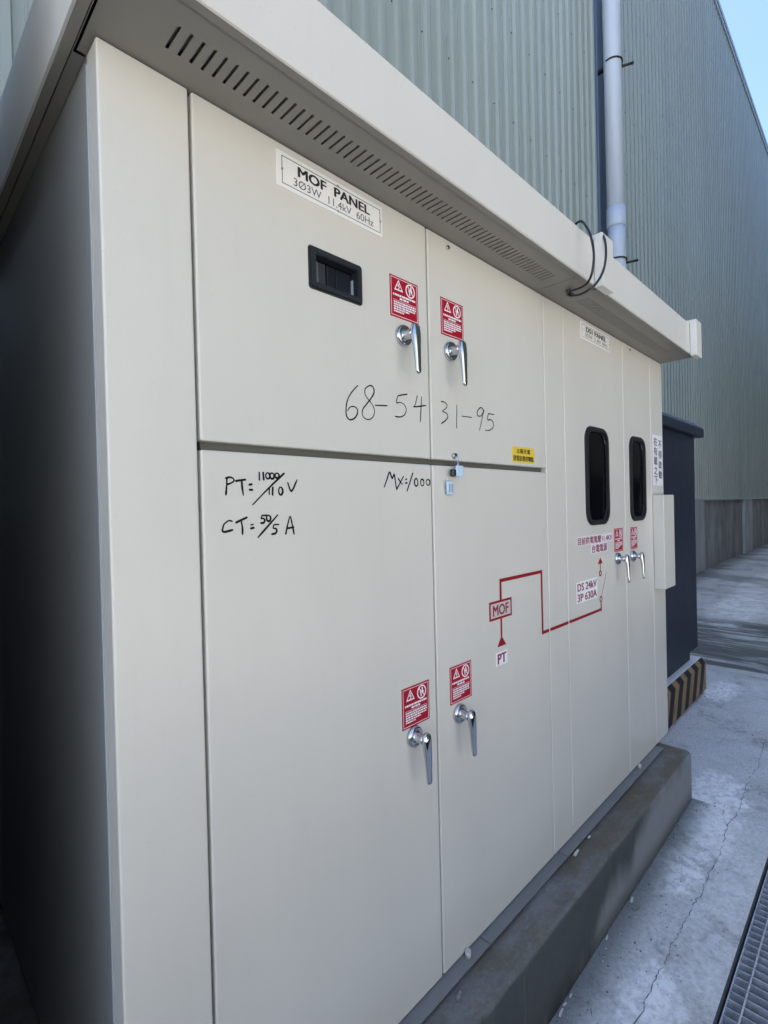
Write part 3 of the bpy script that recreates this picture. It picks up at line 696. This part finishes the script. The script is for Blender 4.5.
# ------------------------------------------------------------------ cables looped over the roof edge
CA = [(1.7384, -.13, 2.5548), (1.7349, -.15, 2.5677), (1.7186, -.175, 2.5573), (1.6996, -.2, 2.5184), (1.695, -.215, 2.4762), (1.6885, -.225, 2.4154), (1.6855, -.22, 2.3615), (1.6989, -.2, 2.3379), (1.734, -.16, 2.3419), (1.80, -.085, 2.3705), (1.812, -.078, 2.3775)]
CB = [(1.9154, -.13, 2.566), (1.8894, -.15, 2.5806), (1.8477, -.19, 2.5571), (1.8165, -.214, 2.5075), (1.7978, -.222, 2.445), (1.7556, -.228, 2.3817), (1.7178, -.22, 2.3334), (1.6975, -.2, 2.3097), (1.7244, -.16, 2.3152), (1.80, -.095, 2.352), (1.84, -.068, 2.3775)]
for pts, lab in ((CA, 'thin black cable looped over the roof fascia just left of the white joint cover'), (CB, 'thin black cable drooping across the white joint cover of the cabinet roof')):
    b = B(); b.tube([tuple(v) for v in smooth_path(pts, 5)], .0042, 'cable', 8)
    p0, p1 = Vector(pts[0]), Vector(pts[-1])
    b.tube([p0 + Vector((-.035, .02, -.006)), p0 + Vector((.004, 0, .004))], .0085, 'cable', 8)
    b.tube([p1 + Vector((.0, 0, 0)), Vector(pts[-2]) + Vector((-.012, -.01, -.003))], .0075, 'cable', 8)
    tag(b.build('cable_loop'), lab, 'cable')

# ------------------------------------------------------------------ padlock and tags at the door joint
kt = empty('hanging_padlock', (1.185, -.01, 1.70), 'tiny dark padlock with pale blue tags hanging at the door joint', 'padlock')
b = B(); b.tube([(1.199, .001, 1.746), (1.199, -.010, 1.746)], .008, 'chromedull', 10); b.tube([(1.199, -.008, 1.745), (1.206, -.012, 1.736), (1.203, -.014, 1.722), (1.196, -.016, 1.712)], .003, 'steel', 8); b.build('shackle', kt)
b = B(); b.box(1.168, 1.186, -.022, -.008, 1.684, 1.706, 'tagdark', .005); b.build('lock_body', kt)
b = B(); b.box(1.184, 1.219, -.022, -.017, 1.684, 1.717, 'tag', .004); b.build('tag', kt)
b = B(); b.box(1.153, 1.183, -.012, -.007, 1.632, 1.672, 'tag', .004)
for k in range(3): b.box(1.160 + k * .0075, 1.162 + k * .0075, -.0126, -.0115, 1.640, 1.664, 'flash')
b.build('tag', kt)

# ================================================================== DARK BLUE TRANSFORMER
tr = empty('transformer_cabinet', (4.1, .9, .285), 'dark navy blue steel transformer cabinet behind the far end of the beige switchgear', 'transformer cabinet')
b = B(); b.box(3.42, 4.745, .215, 1.55, .395, 2.14, 'navy', .006); b.build('body', tr)
b = B(); b.box(3.44, 4.70, .262, 1.50, .287, .396, 'navy', .004); b.build('base_skirt', tr)
b = B()
t = bmesh.new(); lo = [(3.36, .165, 2.115), (4.845, .165, 2.115), (4.845, 1.6, 2.115), (3.36, 1.6, 2.115)]; md = [(x, y_, 2.185) for x, y_, _ in lo]; hi = [(3.42, .225, 2.235), (4.78, .225, 2.235), (4.78, 1.54, 2.235), (3.42, 1.54, 2.235)]
R3 = [[t.verts.new(p) for p in r] for r in (lo, md, hi)]
for a, c in zip(R3, R3[1:]):
    for k in range(4): t.faces.new((a[k], a[(k + 1) % 4], c[(k + 1) % 4], c[k]))
t.faces.new(R3[0]); t.faces.new(R3[-1]); bmesh.ops.recalc_face_normals(t, faces=t.faces); bmesh.ops.bevel(t, geom=list(t.edges), offset=.008, segments=2, affect='EDGES', profile=.5)
b.merge(t, 'navy'); b.build('roof', tr)
b = B(); b.box(3.34, 4.87, .183, 1.66, 0, .287, 'stripes', .030, 1)
tag(b.build('striped_plinth'), 'low concrete plinth with worn black and yellow hazard stripes under the navy cabinet', 'plinth')

# ------------------------------------------------------------------ drain grate
gr = empty('drain_grate', (2.4, -.7, 0), 'galvanised steel drain grate set into the concrete in the lower right corner', 'drain grate')
z0, z1 = -.062, -.030
b = B(); b.box(-2, 8, -.5155, -.5115, z0, z1, 'galv'); b.box(-2, 8, -.9, -.895, z0, z1, 'galv'); b.build('frame', gr)
b = B(); x = -1.98
while x < 7.98: b.box(x, x + .0028, -.8945, -.516, z0, z1, 'galv'); x += .0365
b.build('bearing_bars', gr)
b = B()
for yy in (-.556, -.656, -.756, -.856): b.tube([(-2, yy, z1 + .0005), (8, yy, z1 + .0005)], .0035, 'galv', 6)
b.build('cross_rods', gr)

# ------------------------------------------------------------------ litter on plinth and ground
def scrap(x, y, z, l, w, rot, label, name='paper_scrap', m='scrap', group=None):
    l *= .85; w *= .5; rot = .35 * rot - .02; l *= .9
    b = B(); t = bmesh.new(); n = 5; A = []
    for i in range(n):
        u = i / (n - 1); ww = w * (.55 + .45 * math.sin(math.pi * (u * .9 + .05))) * random.uniform(.85, 1.1); zz = .002 + .003 * random.uniform(.0, 1.0)
        A.append([t.verts.new(((u - .5) * l, s * ww / 2, zz + dz)) for s, dz in ((-1, 0), (1, .002), (1, .0035), (-1, .0015))])
    for a, c in zip(A, A[1:]):
        for k in range(4): t.faces.new((a[k], a[(k + 1) % 4], c[(k + 1) % 4], c[k]))
    t.faces.new(A[0]); t.faces.new(A[-1]); bmesh.ops.recalc_face_normals(t, faces=t.faces)
    bmesh.ops.rotate(t, verts=t.verts, cent=(0, 0, 0), matrix=Matrix.Rotation(rot, 3, 'Z')); bmesh.ops.translate(t, verts=t.verts, vec=(x, y, z))
    b.merge(t, m); return tag(b.build(name), label, 'litter' if m == 'scrap' else 'leaf', group)
GL = 'white litter scraps on the ground'
scrap(2.10, -.158, 0, .045, .018, .5, 'white paper scrap at the plinth foot beside a grey leaf', group=GL)
scrap(2.075, -.185, 0, .05, .024, -.6, 'small grey dry leaf lying on the concrete beside the plinth foot', 'dry_leaf', 'leaf')
scrap(1.853, -.155, 0, .032, .010, .3, 'lone white scrap at the plinth foot, midway along the plinth', group=GL)
scrap(1.735, -.252, 0, .026, .008, 1.2, 'tiny white scrap lying out on the concrete between plinth and crack', group=GL)
scrap(1.553, -.156, 0, .024, .010, .2, 'smallest of the three white scraps at the plinth foot near the bottom edge', group=GL)
scrap(1.513, -.155, 0, .022, .009, -.4, 'middle one of the three white scraps at the plinth foot near the bottom edge', group=GL)
scrap(1.480, -.158, 0, .042, .013, .4, 'longest of the three white scraps at the plinth foot near the bottom edge', group=GL)
scrap(1.855, -.045, PLT, .060, .020, .2, 'white scrap poking out on the plinth top below the cabinet lip', group='white litter scraps on the plinth')
scrap(1.98, -.042, PLT, .026, .012, -.3, 'small pale scrap on the plinth top, right of the larger white one', group='white litter scraps on the plinth')
scrap(1.092, -.058, PLT, .038, .022, .9, 'grey curled leaf on the plinth top nearest the camera', 'dry_leaf', 'leaf')
scrap(1.42, -.08, PLT, .03, .012, .4, 'thin dark twig bit on the plinth top under the cabinet lip', 'dry_leaf', 'leaf')

# ------------------------------------------------------------------ unseen cabinet, added to darken the gap at the left
nb = empty('shade_cabinet', (-.95, .9, 0), 'unseen dark steel cabinet added to shade the left end of the switchgear', 'cabinet')
b = B(); b.box(-1.9, .06, .04, 1.7, .26, 2.55, 'navy', .006); b.build('body', nb)
b = B(); b.box(-1.96, .085, .0, 1.74, 2.55, 2.64, 'navy', .01); b.build('roof', nb)
b = B(); b.box(-1.95, .05, .05, 1.65, 0, .259, 'plinth', .01); b.build('plinth', nb)

# ------------------------------------------------------------------ unseen dark shed, added to block skylight and darken the wall reflections
sh = empty('shade_shed', (30, -5, 0), 'unseen dark green shed added to shade the warehouse wall', 'shed')
b = B(); b.box(5.6, 110, -24, -3.6, 0, 15.0, 'shed'); b.build('wall', sh)
b = B(); b.box(5.4, 110.3, -24.3, -3.5, 15.0, 15.25, 'shed', .02); b.build('roof', sh)

# ------------------------------------------------------------------ unseen workshop added to bounce sunlight onto the cabinet front
wk = empty('bounce_workshop', (-9, -9, 0), 'unseen grey rendered workshop building across the yard in front of the switchgear', 'bounce_workshop')
b = B(); b.box(-26, 4.0, -18, -9.0, 0, 5.5, 'render'); b.build('wall', wk)
b = B(); b.box(-26.4, 4.4, -18.4, -8.9, 5.5, 5.7, 'trim', .02); b.build('roof', wk)
for x in (-21, -15, -9, -3):
    b = B(); b.box(x, x + 2.2, -8.998, -8.96, 1.1, 2.6, 'glass'); b.build('window', wk)

# ------------------------------------------------------------------ unseen low dark wall, added to darken the foot of the doors
b = B(); b.box(-8.0, 5.3, -2.55, -2.35, 0, .50, 'darkwall', .01); b.box(-8.05, 5.32, -2.58, -2.32, .501, .57, 'darkwall', .01)
tag(b.build('shade_wall'), 'unseen low dark concrete wall added to darken the foot of the switchgear', 'wall')

# ------------------------------------------------------------------ loose grit on the concrete
b = B(); rg = random.Random(11)
for i in range(420):
    x = rg.uniform(1.2, 5.4); y = -.15 - abs(rg.gauss(0, .06)) if i % 3 else rg.uniform(-.50, -.16)
    if x > 3.06 and i % 3: y = .17 - abs(rg.gauss(0, .12))
    r = rg.uniform(.0012, .0034) * (1.6 if rg.random() < .06 else 1)
    t = bmesh.new(); bmesh.ops.create_icosphere(t, subdivisions=1, radius=r)
    for v in t.verts: v.co = Vector((v.co.x * rg.uniform(.7, 1.4) + x, v.co.y * rg.uniform(.7, 1.4) + y, v.co.z * .6 + r * .45))
    b.merge(t, ('leaf', 'crack', 'scrap')[(0, 1, 1, 0, 2)[i % 5]])
o = b.build('grit'); o['kind'] = 'stuff'; tag(o, 'loose fine grit scattered over the concrete along the plinth foot', 'grit')
